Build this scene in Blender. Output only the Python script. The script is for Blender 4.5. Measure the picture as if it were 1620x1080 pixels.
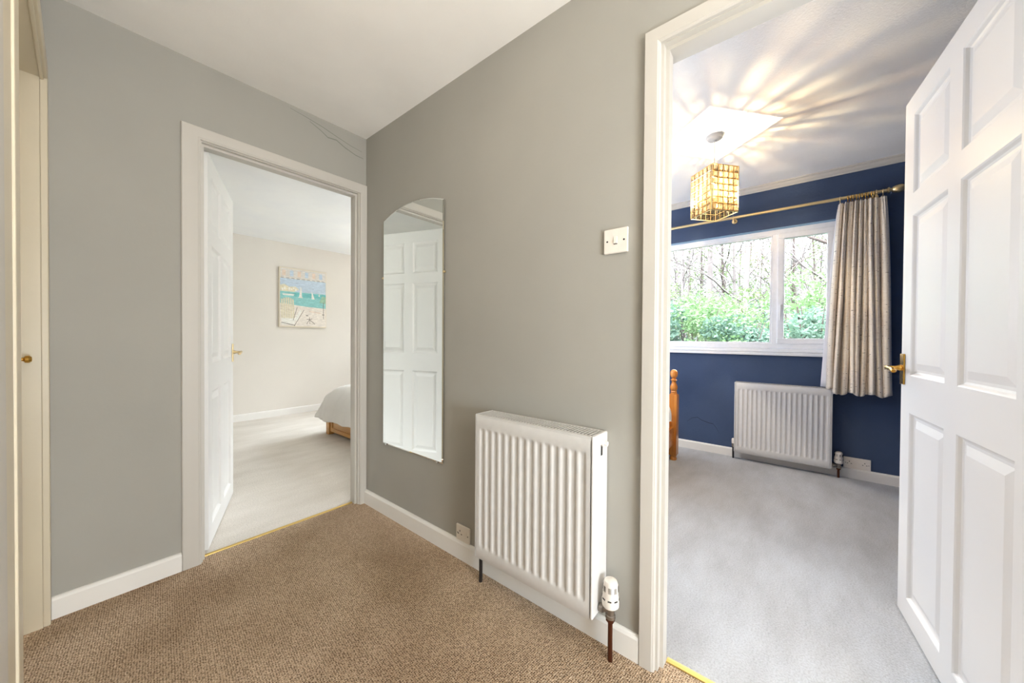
import bpy, bmesh, math, random
from mathutils import Vector, Matrix
from math import pi, sin, cos, radians, sqrt, atan2

for o in list(bpy.data.objects):
    bpy.data.objects.remove(o)
sc = bpy.context.scene
COL = sc.collection
random.seed(7)

# ------------------------------------------------------------------ camera
CAM_POS = (-1.18223, -2.19470, 1.07748)
HEAD, PITCH, ROLL, F_PX = radians(45 - 5.77525), radians(-0.58475), radians(0.38571), 559.71
cam_d = bpy.data.cameras.new('camera')
cam = bpy.data.objects.new('camera', cam_d)
COL.objects.link(cam)
fw = Vector((cos(HEAD) * cos(PITCH), sin(HEAD) * cos(PITCH), sin(PITCH)))
rt = Vector((sin(HEAD), -cos(HEAD), 0))
up = rt.cross(fw)
r2 = rt * cos(ROLL) + up * sin(ROLL)
u2 = up * cos(ROLL) - rt * sin(ROLL)
M = Matrix((r2, u2, -fw)).transposed().to_4x4()
M.translation = Vector(CAM_POS)
cam.matrix_world = M
cam_d.sensor_width = 36.0
cam_d.lens = F_PX / 1620 * 36
cam_d.clip_start = 0.02
cam_d.clip_end = 300
sc.camera = cam

# ------------------------------------------------------------------ view, world and lights
sc.view_settings.view_transform = 'Standard'
sc.view_settings.look = 'None'
sc.view_settings.gamma = 1.0
sc.view_settings.exposure = 1.0
sc.view_settings.use_curve_mapping = False
sc.cycles.use_denoising = True
sc.cycles.max_bounces = 10
sc.cycles.diffuse_bounces = 6
sc.cycles.glossy_bounces = 5
sc.cycles.transparent_max_bounces = 16
sc.cycles.sample_clamp_indirect = 8.0
sc.cycles.caustics_reflective = False
sc.cycles.caustics_refractive = False

world = bpy.data.worlds.new('overcast_sky')
sc.world = world
world.use_nodes = True
bg = world.node_tree.nodes['Background']
bg.inputs[0].default_value = (0.86, 0.93, 1.0, 1)
wt = world.node_tree
w_tc = wt.nodes.new('ShaderNodeTexCoord')
w_sep = wt.nodes.new('ShaderNodeSeparateXYZ')
w_map = wt.nodes.new('ShaderNodeMapRange')          # overcast sky: pale horizon, much brighter overhead
w_map.interpolation_type = 'SMOOTHSTEP'
w_map.inputs['From Min'].default_value = 0.10
w_map.inputs['From Max'].default_value = 0.55
w_map.inputs['To Min'].default_value = 0.62
w_map.inputs['To Max'].default_value = 22.0
wt.links.new(w_tc.outputs['Generated'], w_sep.inputs[0])
wt.links.new(w_sep.outputs['Z'], w_map.inputs['Value'])
wt.links.new(w_map.outputs[0], bg.inputs[1])


def area_light(name, loc, direction, sx, sy, power, color, portal=False, spread=180):
    d = bpy.data.lights.new(name, 'AREA')
    d.shape = 'RECTANGLE'
    d.size, d.size_y = sx, sy
    d.energy = power
    d.color = color
    d.spread = radians(spread)
    if portal:
        d.cycles.is_portal = True
    o = bpy.data.objects.new(name, d)
    COL.objects.link(o)
    o.location = loc
    o.rotation_euler = Vector(direction).to_track_quat('-Z', 'Y').to_euler()
    return o


def point_light(name, loc, power, color, radius):
    d = bpy.data.lights.new(name, 'POINT')
    d.energy = power
    d.color = color
    d.shadow_soft_size = radius
    o = bpy.data.objects.new(name, d)
    COL.objects.link(o)
    o.location = loc
    return o


# daylight: sky seen through the two windows (portals only steer the sampling)
area_light('window_portal', (2.80, -1.68, 1.52), (-1, 0, 0), 1.56, 1.10, 1, (1, 1, 1), portal=True)
area_light('bedroom_window_portal', (2.86, 1.75, 1.45), (-1, 0, 0), 2.2, 1.3, 1, (1, 1, 1), portal=True)
# ceiling lamps of hall and bedroom, pendant bulb, and added fill lights without fixtures
point_light('hall_ceiling_lamp', (-0.84, -1.42, 1.95), 1.9, (1.0, 0.84, 0.66), 0.12)
point_light('hall_fill_light', (-1.02, -3.20, 1.75), 20, (1.0, 0.88, 0.73), 0.18)  # unseen warm fill added behind the camera to light the hall
point_light('hall_rear_fill_light', (-0.98, -3.90, 0.75), 88, (0.82, 0.91, 1.0), 0.30)  # added cool fill low at the hall's end, no real fixture
point_light('bedroom_lamp', (1.60, 1.9, 2.12), 6, (1.0, 0.90, 0.78), 0.10)
point_light('bedroom_fill_light', (2.35, 0.95, 1.15), 15, (0.88, 0.93, 1.0), 0.20)  # unseen fill added to lift the bedroom ceiling and open door
point_light('navy_room_fill_light', (0.95, -0.31, 1.45), 17, (0.92, 0.95, 1.0), 0.20)  # fill added out of view to brighten ceiling and open door
point_light('navy_room_far_fill_light', (1.75, -0.31, 1.35), 22, (0.92, 0.95, 1.0), 0.22)  # second unseen fill, added for the far floor and ceiling
point_light('pendant_bulb_light', (1.51, -1.733, 2.055), 31, (1.0, 0.82, 0.58), 0.008)

# ------------------------------------------------------------------ node helpers


def lin(c):
    return tuple(((x / 255) / 12.92 if x / 255 <= 0.04045 else ((x / 255 + 0.055) / 1.055) ** 2.4) for x in c)


class NT:
    def __init__(self, name):
        self.m = bpy.data.materials.new(name)
        self.m.use_nodes = True
        self.t = self.m.node_tree
        self.b = self.t.nodes['Principled BSDF']
        self.out = self.t.nodes['Material Output']

    def n(self, kind, **kw):
        nd = self.t.nodes.new(kind)
        for k, v in kw.items():
            if k in nd.inputs:
                nd.inputs[k].default_value = v
            else:
                setattr(nd, k, v)
        return nd

    def l(self, a, b):
        self.t.links.new(a, b)

    def coord(self, scale=(1, 1, 1), space='Object', rot=(0, 0, 0)):
        tc = self.n('ShaderNodeTexCoord')
        mp = self.n('ShaderNodeMapping')
        mp.inputs['Scale'].default_value = scale
        mp.inputs['Rotation'].default_value = rot
        self.l(tc.outputs[space], mp.inputs[0])
        return mp.outputs[0]

    def noise(self, vec, scale, detail=3, rough=0.5):
        nd = self.n('ShaderNodeTexNoise')
        nd.inputs['Scale'].default_value = scale
        nd.inputs['Detail'].default_value = detail
        nd.inputs['Roughness'].default_value = rough
        self.l(vec, nd.inputs['Vector'])
        return nd.outputs[0]

    def ramp(self, fac, stops, interp='LINEAR'):
        nd = self.n('ShaderNodeValToRGB')
        cr = nd.color_ramp
        cr.interpolation = interp
        while len(cr.elements) < len(stops):
            cr.elements.new(0.5)
        for e, (p, c) in zip(cr.elements, stops):
            e.position = p
            e.color = tuple(c) + ((1,) if len(c) == 3 else ())
        self.l(fac, nd.inputs[0])
        return nd.outputs[0]

    def mix(self, fac, a, b, mode='MIX'):
        nd = self.n('ShaderNodeMix', data_type='RGBA', blend_type=mode)
        for s, v in ((0, fac), (6, a), (7, b)):
            if hasattr(v, 'links'):
                self.l(v, nd.inputs[s])
            elif s == 0:
                nd.inputs[0].default_value = v
            else:
                nd.inputs[s].default_value = tuple(v) + ((1,) if len(v) == 3 else ())
        return nd.outputs[2]

    def bump(self, h, strength, dist):
        nd = self.n('ShaderNodeBump')
        nd.inputs['Strength'].default_value = strength
        nd.inputs['Distance'].default_value = dist
        self.l(h, nd.inputs['Height'])
        self.l(nd.outputs[0], self.b.inputs['Normal'])

    def base(self, c):
        if hasattr(c, 'links'):
            self.l(c, self.b.inputs['Base Color'])
        else:
            self.b.inputs['Base Color'].default_value = tuple(c) + (1,)

    def set(self, rough=0.5, metal=0.0, spec=0.5):
        self.b.inputs['Roughness'].default_value = rough
        self.b.inputs['Metallic'].default_value = metal
        self.b.inputs['Specular IOR Level'].default_value = spec


MATS = {}


def paint(name, rgb, rough=0.85, mott=0.04, nscale=60, bump=0.15, bdist=0.002, spec=0.3):
    t = NT(name)
    v = t.coord()
    c = lin(rgb)
    big = t.noise(v, 2.2, 4)
    t.base(t.ramp(big, [(0.3, tuple(x * (1 - mott) for x in c)), (0.7, tuple(min(1, x * (1 + mott)) for x in c))]))
    t.bump(t.noise(v, nscale, 4, 0.6), bump, bdist)
    t.set(rough, 0, spec)
    MATS[name] = t.m
    return t.m


def plain(name, rgb, rough=0.4, metal=0.0, spec=0.5):
    t = NT(name)
    v = t.coord()
    c = lin(rgb)
    nz = t.noise(v, 35, 2)
    t.base(t.ramp(nz, [(0.2, tuple(x * 0.96 for x in c)), (0.8, tuple(min(1, x * 1.03) for x in c))]))
    t.set(rough, metal, spec)
    MATS[name] = t.m
    return t.m


def carpet_loop(name):
    """brown and beige loop pile in short staggered rows"""
    t = NT(name)
    v = t.coord(rot=(0, 0, radians(6)))
    vo = t.n('ShaderNodeTexVoronoi', feature='F1')
    vo.inputs['Scale'].default_value = 148
    vo.inputs['Randomness'].default_value = 0.38
    t.l(v, vo.inputs['Vector'])
    yarn = t.ramp(t.noise(v, 260, 2, 0.6), [(0.3, lin((160, 135, 112))), (0.5, lin((207, 182, 155))), (0.7, lin((250, 233, 210)))])
    pit = t.ramp(vo.outputs['Distance'], [(0.18, (0.15, 0.108, 0.074)), (0.52, (1, 1, 1))])
    c = t.mix(0.92, yarn, pit, 'MULTIPLY')
    wear = t.ramp(t.noise(v, 1.6, 3), [(0.36, (0.74, 0.69, 0.64)), (0.5, (0.95, 0.93, 0.91)), (0.66, (1.1, 1.1, 1.12))])
    c = t.mix(1.0, c, wear, 'MULTIPLY')
    t.base(c)
    t.bump(vo.outputs['Distance'], 0.9, 0.005)
    t.set(0.95, 0, 0.1)
    MATS[name] = t.m
    return t.m


def carpet_plush(name, rgb_a, rgb_b):
    t = NT(name)
    v = t.coord()
    fine = t.noise(v, 160, 3, 0.7)
    vs = t.coord(scale=(1.0, 2.6, 1), rot=(0, 0, radians(25)))
    sweep = t.noise(vs, 2.2, 6, 0.62)
    a, b = lin(rgb_a), lin(rgb_b)
    c1 = t.ramp(sweep, [(0.32, a), (0.66, b)])
    sp = t.ramp(fine, [(0.28, (0.72, 0.71, 0.70)), (0.55, (1.0, 1.0, 1.0)), (0.8, (1.1, 1.1, 1.1))])
    t.base(t.mix(0.9, c1, sp, 'MULTIPLY'))
    t.bump(t.noise(v, 110, 4, 0.7), 0.8, 0.006)
    t.set(0.95, 0, 0.1)
    MATS[name] = t.m
    return t.m


def wood(name, rgb_a, rgb_b, axis='Y', knots=False, rough=0.35):
    t = NT(name)
    sc_ = {'X': (2, 30, 30), 'Y': (30, 2, 30), 'Z': (30, 30, 2)}[axis]
    v = t.coord(scale=sc_)
    nz = t.noise(v, 1.2, 5, 0.6)
    c = t.ramp(nz, [(0.3, lin(rgb_a)), (0.7, lin(rgb_b))])
    if knots:
        vo = t.n('ShaderNodeTexVoronoi')
        vo.inputs['Scale'].default_value = 7
        t.l(t.coord(), vo.inputs['Vector'])
        k = t.ramp(vo.outputs['Distance'], [(0.06, (1, 1, 1)), (0.13, (0, 0, 0))])
        c = t.mix(k, c, lin((105, 52, 22)))
    t.base(c)
    t.set(rough, 0, 0.5)
    MATS[name] = t.m
    return t.m


GREY = paint('grey_wall_paint', (169, 167, 160), mott=0.035)
CEIL = paint('white_ceiling_paint', (246, 244, 241), nscale=14, bump=0.25, bdist=0.006)
CREAM = paint('cream_wall_paint', (226, 221, 213), mott=0.02)
CEILBED = paint('bedroom_ceiling_paint', (249, 251, 254))
ARTEX = paint('textured_ceiling_paint', (248, 247, 245), nscale=90, bump=0.7, bdist=0.004)
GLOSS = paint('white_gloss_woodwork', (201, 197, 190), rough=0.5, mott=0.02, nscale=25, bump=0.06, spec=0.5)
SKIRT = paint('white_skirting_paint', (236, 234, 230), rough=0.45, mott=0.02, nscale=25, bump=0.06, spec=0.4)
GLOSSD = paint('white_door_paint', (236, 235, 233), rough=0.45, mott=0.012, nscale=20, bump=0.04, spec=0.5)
OLDPAINT = paint('old_cream_gloss_paint', (208, 198, 176), rough=0.4, mott=0.05, nscale=30, bump=0.2, spec=0.5)
NAVY = paint('navy_wall_paint', (66, 82, 112), mott=0.12, nscale=70, bump=0.5, bdist=0.004)
HALLC = carpet_loop('brown_loop_carpet')
BEDC = carpet_plush('beige_plush_carpet', (224, 217, 207), (238, 232, 224))
BLUEC = carpet_plush('grey_plush_carpet', (176, 177, 180), (196, 199, 204))
RADW = plain('radiator_enamel', (217, 216, 215), 0.35)
PLAS = plain('white_plastic', (236, 230, 222), 0.35)
PVC = plain('white_window_plastic', (244, 245, 248), 0.3)
BRASS = plain('polished_brass', (214, 168, 84), 0.22, 1.0)
BRASSL = plain('pale_brass', (226, 204, 158), 0.36, 1.0)
STRIP = plain('gold_threshold_metal', (214, 184, 116), 0.4, 1.0)
CHROME = plain('dull_chrome', (190, 188, 186), 0.25, 1.0)
STEEL = plain('grey_brass_fitting', (150, 142, 134), 0.4, 0.9)
COPPER = plain('tarnished_copper', (92, 52, 34), 0.4, 0.7)
BLACKP = plain('black_painted_pipe', (34, 28, 26), 0.5)
DARK = plain('dark_gap', (28, 26, 25), 0.7)
OAK = wood('pale_oak', (196, 142, 78), (220, 172, 106), 'Y')
PINEZ = wood('varnished_pine', (186, 112, 44), (214, 146, 72), 'Z', knots=True, rough=0.22)
PINEY = wood('varnished_pine_rail', (178, 104, 40), (206, 136, 64), 'Y', rough=0.25)
LINEN = paint('white_cotton', (240, 238, 236), rough=0.9, mott=0.015, nscale=200, bump=0.1)
LINING = paint('white_curtain_lining', (232, 234, 242), rough=0.9, mott=0.01)


def curtain_cloth():
    t = NT('silver_slub_curtain_cloth')
    c0, c1 = lin((226, 216, 202)), lin((240, 231, 219))
    c = t.ramp(t.noise(t.coord(scale=(1, 1, 6)), 30, 4), [(0.3, c0), (0.7, c1)])
    u = t.coord(space='UV', scale=(14, 46, 1))
    vo = t.n('ShaderNodeTexVoronoi')
    vo.inputs['Scale'].default_value = 1.0
    vo.inputs['Randomness'].default_value = 1.0
    t.l(u, vo.inputs['Vector'])
    sep = t.n('ShaderNodeSeparateColor')
    t.l(vo.outputs['Color'], sep.inputs[0])
    dashy = t.coord(space='UV', scale=(20, 120, 1))
    d = t.noise(dashy, 1.0, 2, 0.5)
    k = t.ramp(d, [(0.665, (0, 0, 0)), (0.69, (1, 1, 1))])
    c = t.mix(k, c, lin((104, 97, 93)))
    t.base(c)
    t.set(0.55, 0, 0.4)
    t.b.inputs['Sheen Weight'].default_value = 0.2
    return t.m


CURT = curtain_cloth()


def mirror_mat():
    t = NT('silvered_mirror_glass')
    t.base(t.ramp(t.noise(t.coord(), 3, 2), [(0.2, (0.90, 0.92, 0.90)), (0.8, (0.93, 0.95, 0.93))]))
    t.set(0.01, 1.0)
    return t.m


MIRROR = mirror_mat()


def pane_mat():
    t = NT('window_glass')
    tr = t.n('ShaderNodeBsdfTransparent')
    tr.inputs[0].default_value = (0.97, 0.98, 0.98, 1)
    gl = t.n('ShaderNodeBsdfGlossy')
    gl.inputs['Roughness'].default_value = 0.02
    fr = t.n('ShaderNodeFresnel')
    fr.inputs[0].default_value = 1.45
    mx = t.n('ShaderNodeMixShader')
    t.l(fr.outputs[0], mx.inputs[0])
    t.l(tr.outputs[0], mx.inputs[1])
    t.l(gl.outputs[0], mx.inputs[2])
    t.l(mx.outputs[0], t.out.inputs[0])
    return t.m


PANE = pane_mat()


def crystal_mat(name, clear, body, share):
    """pressed glass: lets tinted light through and glows a little"""
    t = NT(name)
    nz = t.noise(t.coord(scale=(1, 1, .12)), 75, 4, 0.65)
    tint = t.ramp(nz, [(0.40, tuple(c * .22 for c in clear)), (0.50, tuple(c * .55 for c in clear)), (0.58, clear)])
    tr = t.n('ShaderNodeBsdfTransparent')
    t.l(tint, tr.inputs[0])
    tl = t.n('ShaderNodeBsdfTranslucent')
    tl.inputs[0].default_value = tuple(body) + (1,)
    gl = t.n('ShaderNodeBsdfGlossy')
    gl.inputs['Roughness'].default_value = 0.08
    gl.inputs[0].default_value = (1, 0.95, 0.85, 1)
    m1 = t.n('ShaderNodeMixShader')
    m1.inputs[0].default_value = share
    t.l(tr.outputs[0], m1.inputs[1])
    t.l(tl.outputs[0], m1.inputs[2])
    m2 = t.n('ShaderNodeMixShader')
    m2.inputs[0].default_value = 0.10
    t.l(m1.outputs[0], m2.inputs[1])
    t.l(gl.outputs[0], m2.inputs[2])
    t.l(m2.outputs[0], t.out.inputs[0])
    return t.m


CRYSTALE = crystal_mat('amber_glass_tile_edge', (0.55, 0.38, 0.18), (0.15, 0.10, 0.05), .08)
CRYSTAL = crystal_mat('amber_glass_tile', (1.0, 0.95, 0.82), (0.56, 0.45, 0.29), .06)


def emit_mat(name, color, strength):
    t = NT(name)
    t.base((0.9, 0.9, 0.9))
    t.b.inputs['Emission Color'].default_value = tuple(color) + (1,)
    t.b.inputs['Emission Strength'].default_value = strength
    return t.m


def bulb_mat():
    t = NT('lit_bulb_glass')
    em = t.n('ShaderNodeEmission')
    em.inputs[0].default_value = (1.0, 0.84, 0.58, 1)
    em.inputs[1].default_value = 3
    tr = t.n('ShaderNodeBsdfTransparent')
    ad = t.n('ShaderNodeAddShader')
    t.l(em.outputs[0], ad.inputs[0])
    t.l(tr.outputs[0], ad.inputs[1])
    t.l(ad.outputs[0], t.out.inputs[0])
    return t.m


BULB = bulb_mat()

# ------------------------------------------------------------------ mesh helpers


class MB:
    """collects shapes and links them as one mesh object"""

    def __init__(self):
        self.bm = bmesh.new()
        self.mi = 0

    def face(self, vs):
        try:
            f = self.bm.faces.new(vs)
            f.material_index = self.mi
            return f
        except ValueError:
            return None

    def box(self, x0, x1, y0, y1, z0, z1):
        c = [(x0, y0, z0), (x1, y0, z0), (x1, y1, z0), (x0, y1, z0), (x0, y0, z1), (x1, y0, z1), (x1, y1, z1), (x0, y1, z1)]
        v = [self.bm.verts.new(p) for p in c]
        for q in ((0, 3, 2, 1), (4, 5, 6, 7), (0, 1, 5, 4), (1, 2, 6, 5), (2, 3, 7, 6), (3, 0, 4, 7)):
            self.face([v[i] for i in q])
        return self

    def loft(self, rings, closed=True, caps=True):
        rows = [[self.bm.verts.new(p) for p in r] for r in rings]
        n = len(rows[0])
        for a, b in zip(rows, rows[1:]):
            for i in range(n if closed else n - 1):
                j = (i + 1) % n
                self.face([a[i], a[j], b[j], b[i]])
        if caps and closed:
            self.face(list(reversed(rows[0])))
            self.face(rows[-1])
        return self

    def lathe(self, prof, loc=(0, 0, 0), axis='Z', n=24):
        rings = []
        for r, h in prof:
            ring = []
            for k in range(n):
                a = 2 * pi * k / n
                p = (max(r, 1e-5) * cos(a), max(r, 1e-5) * sin(a), h)
                if axis == 'X':
                    p = (p[2], p[0], p[1])
                elif axis == 'Y':
                    p = (p[1], p[2], p[0])
                ring.append((p[0] + loc[0], p[1] + loc[1], p[2] + loc[2]))
            rings.append(ring)
        return self.loft(rings)

    def tube(self, pts, rad, n=8):
        pts = [Vector(p) for p in pts]
        if not hasattr(rad, '__len__'):
            rad = [rad] * len(pts)
        rings = []
        ref = None
        for i, p in enumerate(pts):
            d = (pts[min(i + 1, len(pts) - 1)] - pts[max(i - 1, 0)])
            if d.length < 1e-9:
                d = Vector((0, 0, 1))
            d.normalize()
            if ref is None:
                ref = Vector((0, 0, 1)) if abs(d.z) < 0.9 else Vector((1, 0, 0))
            s = d.cross(ref).normalized()
            ref = s.cross(d).normalized()
            rings.append([tuple(p + (s * cos(2 * pi * k / n) + ref * sin(2 * pi * k / n)) * rad[i]) for k in range(n)])
        return self.loft(rings)

    def prism(self, poly, h0, h1, axis='X'):
        """polygon in the other two axes, pushed along axis"""
        def P(a, b, h):
            return {'X': (h, a, b), 'Y': (a, h, b), 'Z': (a, b, h)}[axis]
        return self.loft([[P(a, b, h0) for a, b in poly], [P(a, b, h1) for a, b in poly]])

    def torus(self, c, R, r, axis='Y', n=20, m=8):
        pts = []
        rows = []
        for i in range(n):
            a = 2 * pi * i / n
            ring = []
            for j in range(m):
                b = 2 * pi * j / m
                x, y, z = (R + r * cos(b)) * cos(a), (R + r * cos(b)) * sin(a), r * sin(b)
                p = {'Z': (x, y, z), 'Y': (x, z, y), 'X': (z, x, y)}[axis]
                ring.append(self.bm.verts.new((p[0] + c[0], p[1] + c[1], p[2] + c[2])))
            rows.append(ring)
        for i in range(n):
            for j in range(m):
                self.face([rows[i][j], rows[(i + 1) % n][j], rows[(i + 1) % n][(j + 1) % m], rows[i][(j + 1) % m]])
        return self

    def build(self, name, mats, parent=None, smooth=False, bevel=0, seg=2, angle=40):
        bmesh.ops.recalc_face_normals(self.bm, faces=self.bm.faces)
        me = bpy.data.meshes.new(name)
        if parent is not None:
            org = Vector(parent.get('_org', (0, 0, 0)))
            rz = parent.get('_rz', 0)
            if not parent.get('_local', 0):
                self.bm.transform(Matrix.Rotation(-rz, 4, 'Z') @ Matrix.Translation(-org))
        self.bm.to_mesh(me)
        self.bm.free()
        for m in (mats if isinstance(mats, (list, tuple)) else [mats]):
            me.materials.append(m)
        o = bpy.data.objects.new(name, me)
        COL.objects.link(o)
        if parent is not None:
            o.parent = parent
            o['_org'] = parent.get('_org', (0, 0, 0))
            o['_rz'] = parent.get('_rz', 0)
            o['_local'] = parent.get('_local', 0)
        if smooth:
            me.polygons.foreach_set('use_smooth', [True] * len(me.polygons))
            me.set_sharp_from_angle(angle=radians(angle))
        if bevel:
            b = o.modifiers.new('bevel', 'BEVEL')
            b.width = bevel
            b.segments = seg
            b.limit_method = 'ANGLE'
            b.angle_limit = radians(35)
            b.harden_normals = False
        return o


def tag(o, label=None, cat=None, group=None, kind=None):
    if label: o['label'] = label
    if cat: o['category'] = cat
    if group: o['group'] = group
    if kind: o['kind'] = kind
    return o


def empty(name, loc, rz=0, local=False):
    o = bpy.data.objects.new(name, None)
    COL.objects.link(o)
    o.location = loc
    o.rotation_euler = (0, 0, rz)
    o.empty_display_size = 0.1
    o['_org'] = tuple(loc)
    o['_rz'] = rz
    o['_local'] = 1 if local else 0
    return o


def struct(name, mb, mats, label, cat, **kw):
    return tag(mb.build(name, mats, **kw), label, cat, kind='structure')


# ------------------------------------------------------------------ the setting
H, HB = 2.355, 2.432          # hall / bedroom ceiling, blue room ceiling
XL, YB = -1.269, -4.30        # left hall wall, back of the hall
T = 0.10                      # wall thickness
W = 2.640                     # window wall of the blue room
BX = 2.75                     # bedroom right wall
BY = 3.280                    # bedroom far wall
YR = -3.05                    # blue room right wall
AX0, AX1, AZ = -0.812, -0.050, 1.990     # opening of the bedroom doorway
BY0, BY1, BZ = -1.847, -2.640, 2.016     # opening of the blue room doorway
LY0, LY1, LZ = -0.050, -1.050, 2.010     # opening of the cupboard in the left wall

# floors
struct('floor_hall', MB().box(XL - .3, 0.062, YB, 0.052, -0.06, 0), HALLC, 'brown and beige loop pile carpet of the hall', 'floor')
struct('floor_bedroom', MB().box(-1.6, BX, 0.0525, BY, -0.06, 0.0), BEDC, 'pale beige plush carpet of the cream bedroom', 'floor')
struct('floor_blue_room', MB().box(0.0625, W, YR, 0.0515, -0.06, 0.0), BLUEC, 'pale grey plush carpet of the navy room', 'floor')

# hall walls (grey skins) and the skins of the other rooms
m = MB()
m.box(XL - .3, AX0 - .015, 0, T / 2, 0, H).box(AX1 + .0145, T / 2, 0, T / 2, 0, H).box(AX0 - .015, AX1 + .0145, 0, T / 2, AZ + .015, H)
struct('wall_front', m, GREY, 'grey hall wall with the doorway to the cream bedroom', 'wall')
m = MB()
m.box(-1.6, AX0 - .015, T / 2, T, 0, H).box(AX1 + .0145, 0.0, T / 2, T, 0, H).box(AX0 - .015, AX1 + .0145, T / 2, T, AZ + .015, H).box(0, BX, T / 2, T, 0, H)
struct('wall_bedroom_front', m, CREAM, 'cream back face of the bedroom doorway wall', 'wall')
m = MB()
m.box(0, T / 2, BY0 + .015, 0, 0, HB).box(0, T / 2, YB, BY1 - .015, 0, HB).box(0, T / 2, BY1 - .015, BY0 + .015, BZ + .015, HB)
struct('wall_right', m, GREY, 'grey hall wall with mirror, radiator and light switch', 'wall')
m = MB()
m.box(T / 2, T, BY0 + .015, 0, 0, HB).box(T / 2, T, YR, BY1 - .015, 0, HB).box(T / 2, T, BY1 - .015, BY0 + .015, BZ + .015, HB)
struct('wall_blue_room_hall', m, NAVY, 'navy inner face of the wall beside the open right door', 'wall')
m = MB()
m.box(XL - T, XL, LY0 + .02, 0, 0, H).box(XL - T, XL, YB, LY1 - .02, 0, H).box(XL - T, XL, LY1 - .02, LY0 + .02, LZ + .02, H)
struct('wall_left', m, GREY, 'grey left wall of the hall around the cupboard doors', 'wall')
struct('wall_back', MB().box(XL - T, T, YB - T, YB, 0, HB), GREY, 'grey back wall of the hall', 'wall')
struct('wall_bedroom_far', MB().box(-1.6, BX, BY, BY + T, 0, H), CREAM, 'cream bedroom wall with the beach picture', 'wall')
struct('wall_bedroom_left', MB().box(-1.7, -1.6, 0, BY + T, 0, H), CREAM, 'cream left wall of the bedroom', 'wall')
m = MB()
m.box(BX, BX + T, 0.05, .65, 0, H).box(BX, BX + T, 2.85, BY + T, 0, H).box(BX, BX + T, .65, 2.85, 0, .80).box(BX, BX + T, .65, 2.85, 2.1, H)
struct('wall_bedroom_right', m, CREAM, 'cream bedroom wall with the big window', 'wall')
WY0, WY1, WZ0, WZ1 = -0.93, -2.445, 0.968, 2.045       # window opening in the navy wall
m = MB()
m.box(W, W + .16, WY0, 0.05, 0, HB).box(W, W + .16, YR - T, WY1, 0, HB).box(W, W + .16, WY1, WY0, 0, WZ0).box(W, W + .16, WY1, WY0, WZ1, HB)
struct('wall_blue_room_window', m, NAVY, 'navy wall under and around the wide white window', 'wall')
struct('wall_blue_room_right', MB().box(T, W, YR - T, YR, 0, HB), NAVY, 'navy wall behind the open right door', 'wall')
struct('wall_blue_room_left', MB().box(T, W, 0, 0.05, 0, HB), NAVY, 'navy wall beside the pine bed', 'wall')

# ceilings
struct('ceiling_hall', MB().box(XL - .3, 0, YB, 0, H, H + .1), CEIL, 'off-white hall ceiling', 'ceiling')
struct('ceiling_bedroom', MB().box(-1.6, BX, T / 2, BY, H, H + .1), CEILBED, 'white bedroom ceiling', 'ceiling')
struct('ceiling_blue_room', MB().box(T / 2, W, YR, 0.05, HB, HB + .1), ARTEX, 'textured white ceiling above the glowing pendant', 'ceiling')

# cornice of the blue room
def cornice_prof():
    return [(0, 0), (0, -.048), (-.008, -.048), (-.010, -.040), (-.022, -.030), (-.030, -.014), (-.040, -.010), (-.042, 0)]
m = MB().prism([(W + a, HB + b) for a, b in cornice_prof()], YR, 0.0, 'Y')
struct('trim_cornice', m, GLOSS, 'slim white cornice above the navy window wall', 'cornice')


# skirting boards
def skirt(name, a, b, fixed, side, axis, label, h=0.085, mat=None):
    d = 0.016 * side
    prof = [(fixed, 0), (fixed + d, 0), (fixed + d, h - .012), (fixed + d * .75, h - .004), (fixed + d * .4, h), (fixed, h)]
    m = MB()
    if axis == 'X':      # runs along x, profile in y,z
        m.loft([[(a, p, z) for p, z in prof], [(b, p, z) for p, z in prof]])
    else:
        m.loft([[(p, a, z) for p, z in prof], [(p, b, z) for p, z in prof]])
    return struct(name, m, mat or SKIRT, label, 'skirting board')


skirt('baseboard_front', XL + .0185, -.8875, 0, -1, 'X', 'white skirting board left of the bedroom doorway', .083)
skirt('baseboard_right', -1.7895, -.0165, 0, -1, 'Y', 'white skirting board under the mirror and hall radiator', .088)
skirt('baseboard_bedroom', -1.6, BX, BY, -1, 'X', 'white skirting board along the cream bedroom wall', .09)
skirt('baseboard_blue_room', YR, 0, W, -1, 'Y', 'white skirting board along the navy window wall', .077)
skirt('baseboard_hall_rear', YB, BY1 - .062, 0, -1, 'Y', 'white skirting board right of the navy room doorway', .088)


# door linings and architraves
def arch_prof(w, d):
    """(across from the opening outwards, proud of the wall)"""
    return [(0, 0), (0, d * .62), (w * .05, d * .80), (w * .12, d * .86), (w * .16, d * .97), (w * .5, d), (w * .95, d), (w, d * .82), (w, 0)]


def architrave_x(m, x0, x1, z1, w0, w1, y, s, d=0.016, wt=.06):
    """around an opening in a wall along x; s = direction out of the wall in y"""
    def ring(u, v):                    # u across, v proud -> left foot, left top, right top, right foot
        return None
    L = arch_prof(1, d)
    rows = []
    for k in range(4):
        row = []
        for u, v in L:
            yy = y + s * v
            if k == 0: row.append((x0 - u * w0, yy, 0))
            if k == 1: row.append((x0 - u * w0, yy, z1 + u * wt))
            if k == 2: row.append((x1 + u * w1, yy, z1 + u * wt))
            if k == 3: row.append((x1 + u * w1, yy, 0))
        rows.append(row)
    m.loft(rows)
    return m


def architrave_y(m, y0, y1, z1, w0, w1, x, s, d=0.016, wt=.06):
    L = arch_prof(1, d)
    rows = []
    for k in range(4):
        row = []
        for u, v in L:
            xx = x + s * v
            if k == 0: row.append((xx, y0 + u * w0, 0))
            if k == 1: row.append((xx, y0 + u * w0, z1 + u * wt))
            if k == 2: row.append((xx, y1 - u * w1, z1 + u * wt))
            if k == 3: row.append((xx, y1 - u * w1, 0))
        rows.append(row)
    m.loft(rows)
    return m


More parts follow.
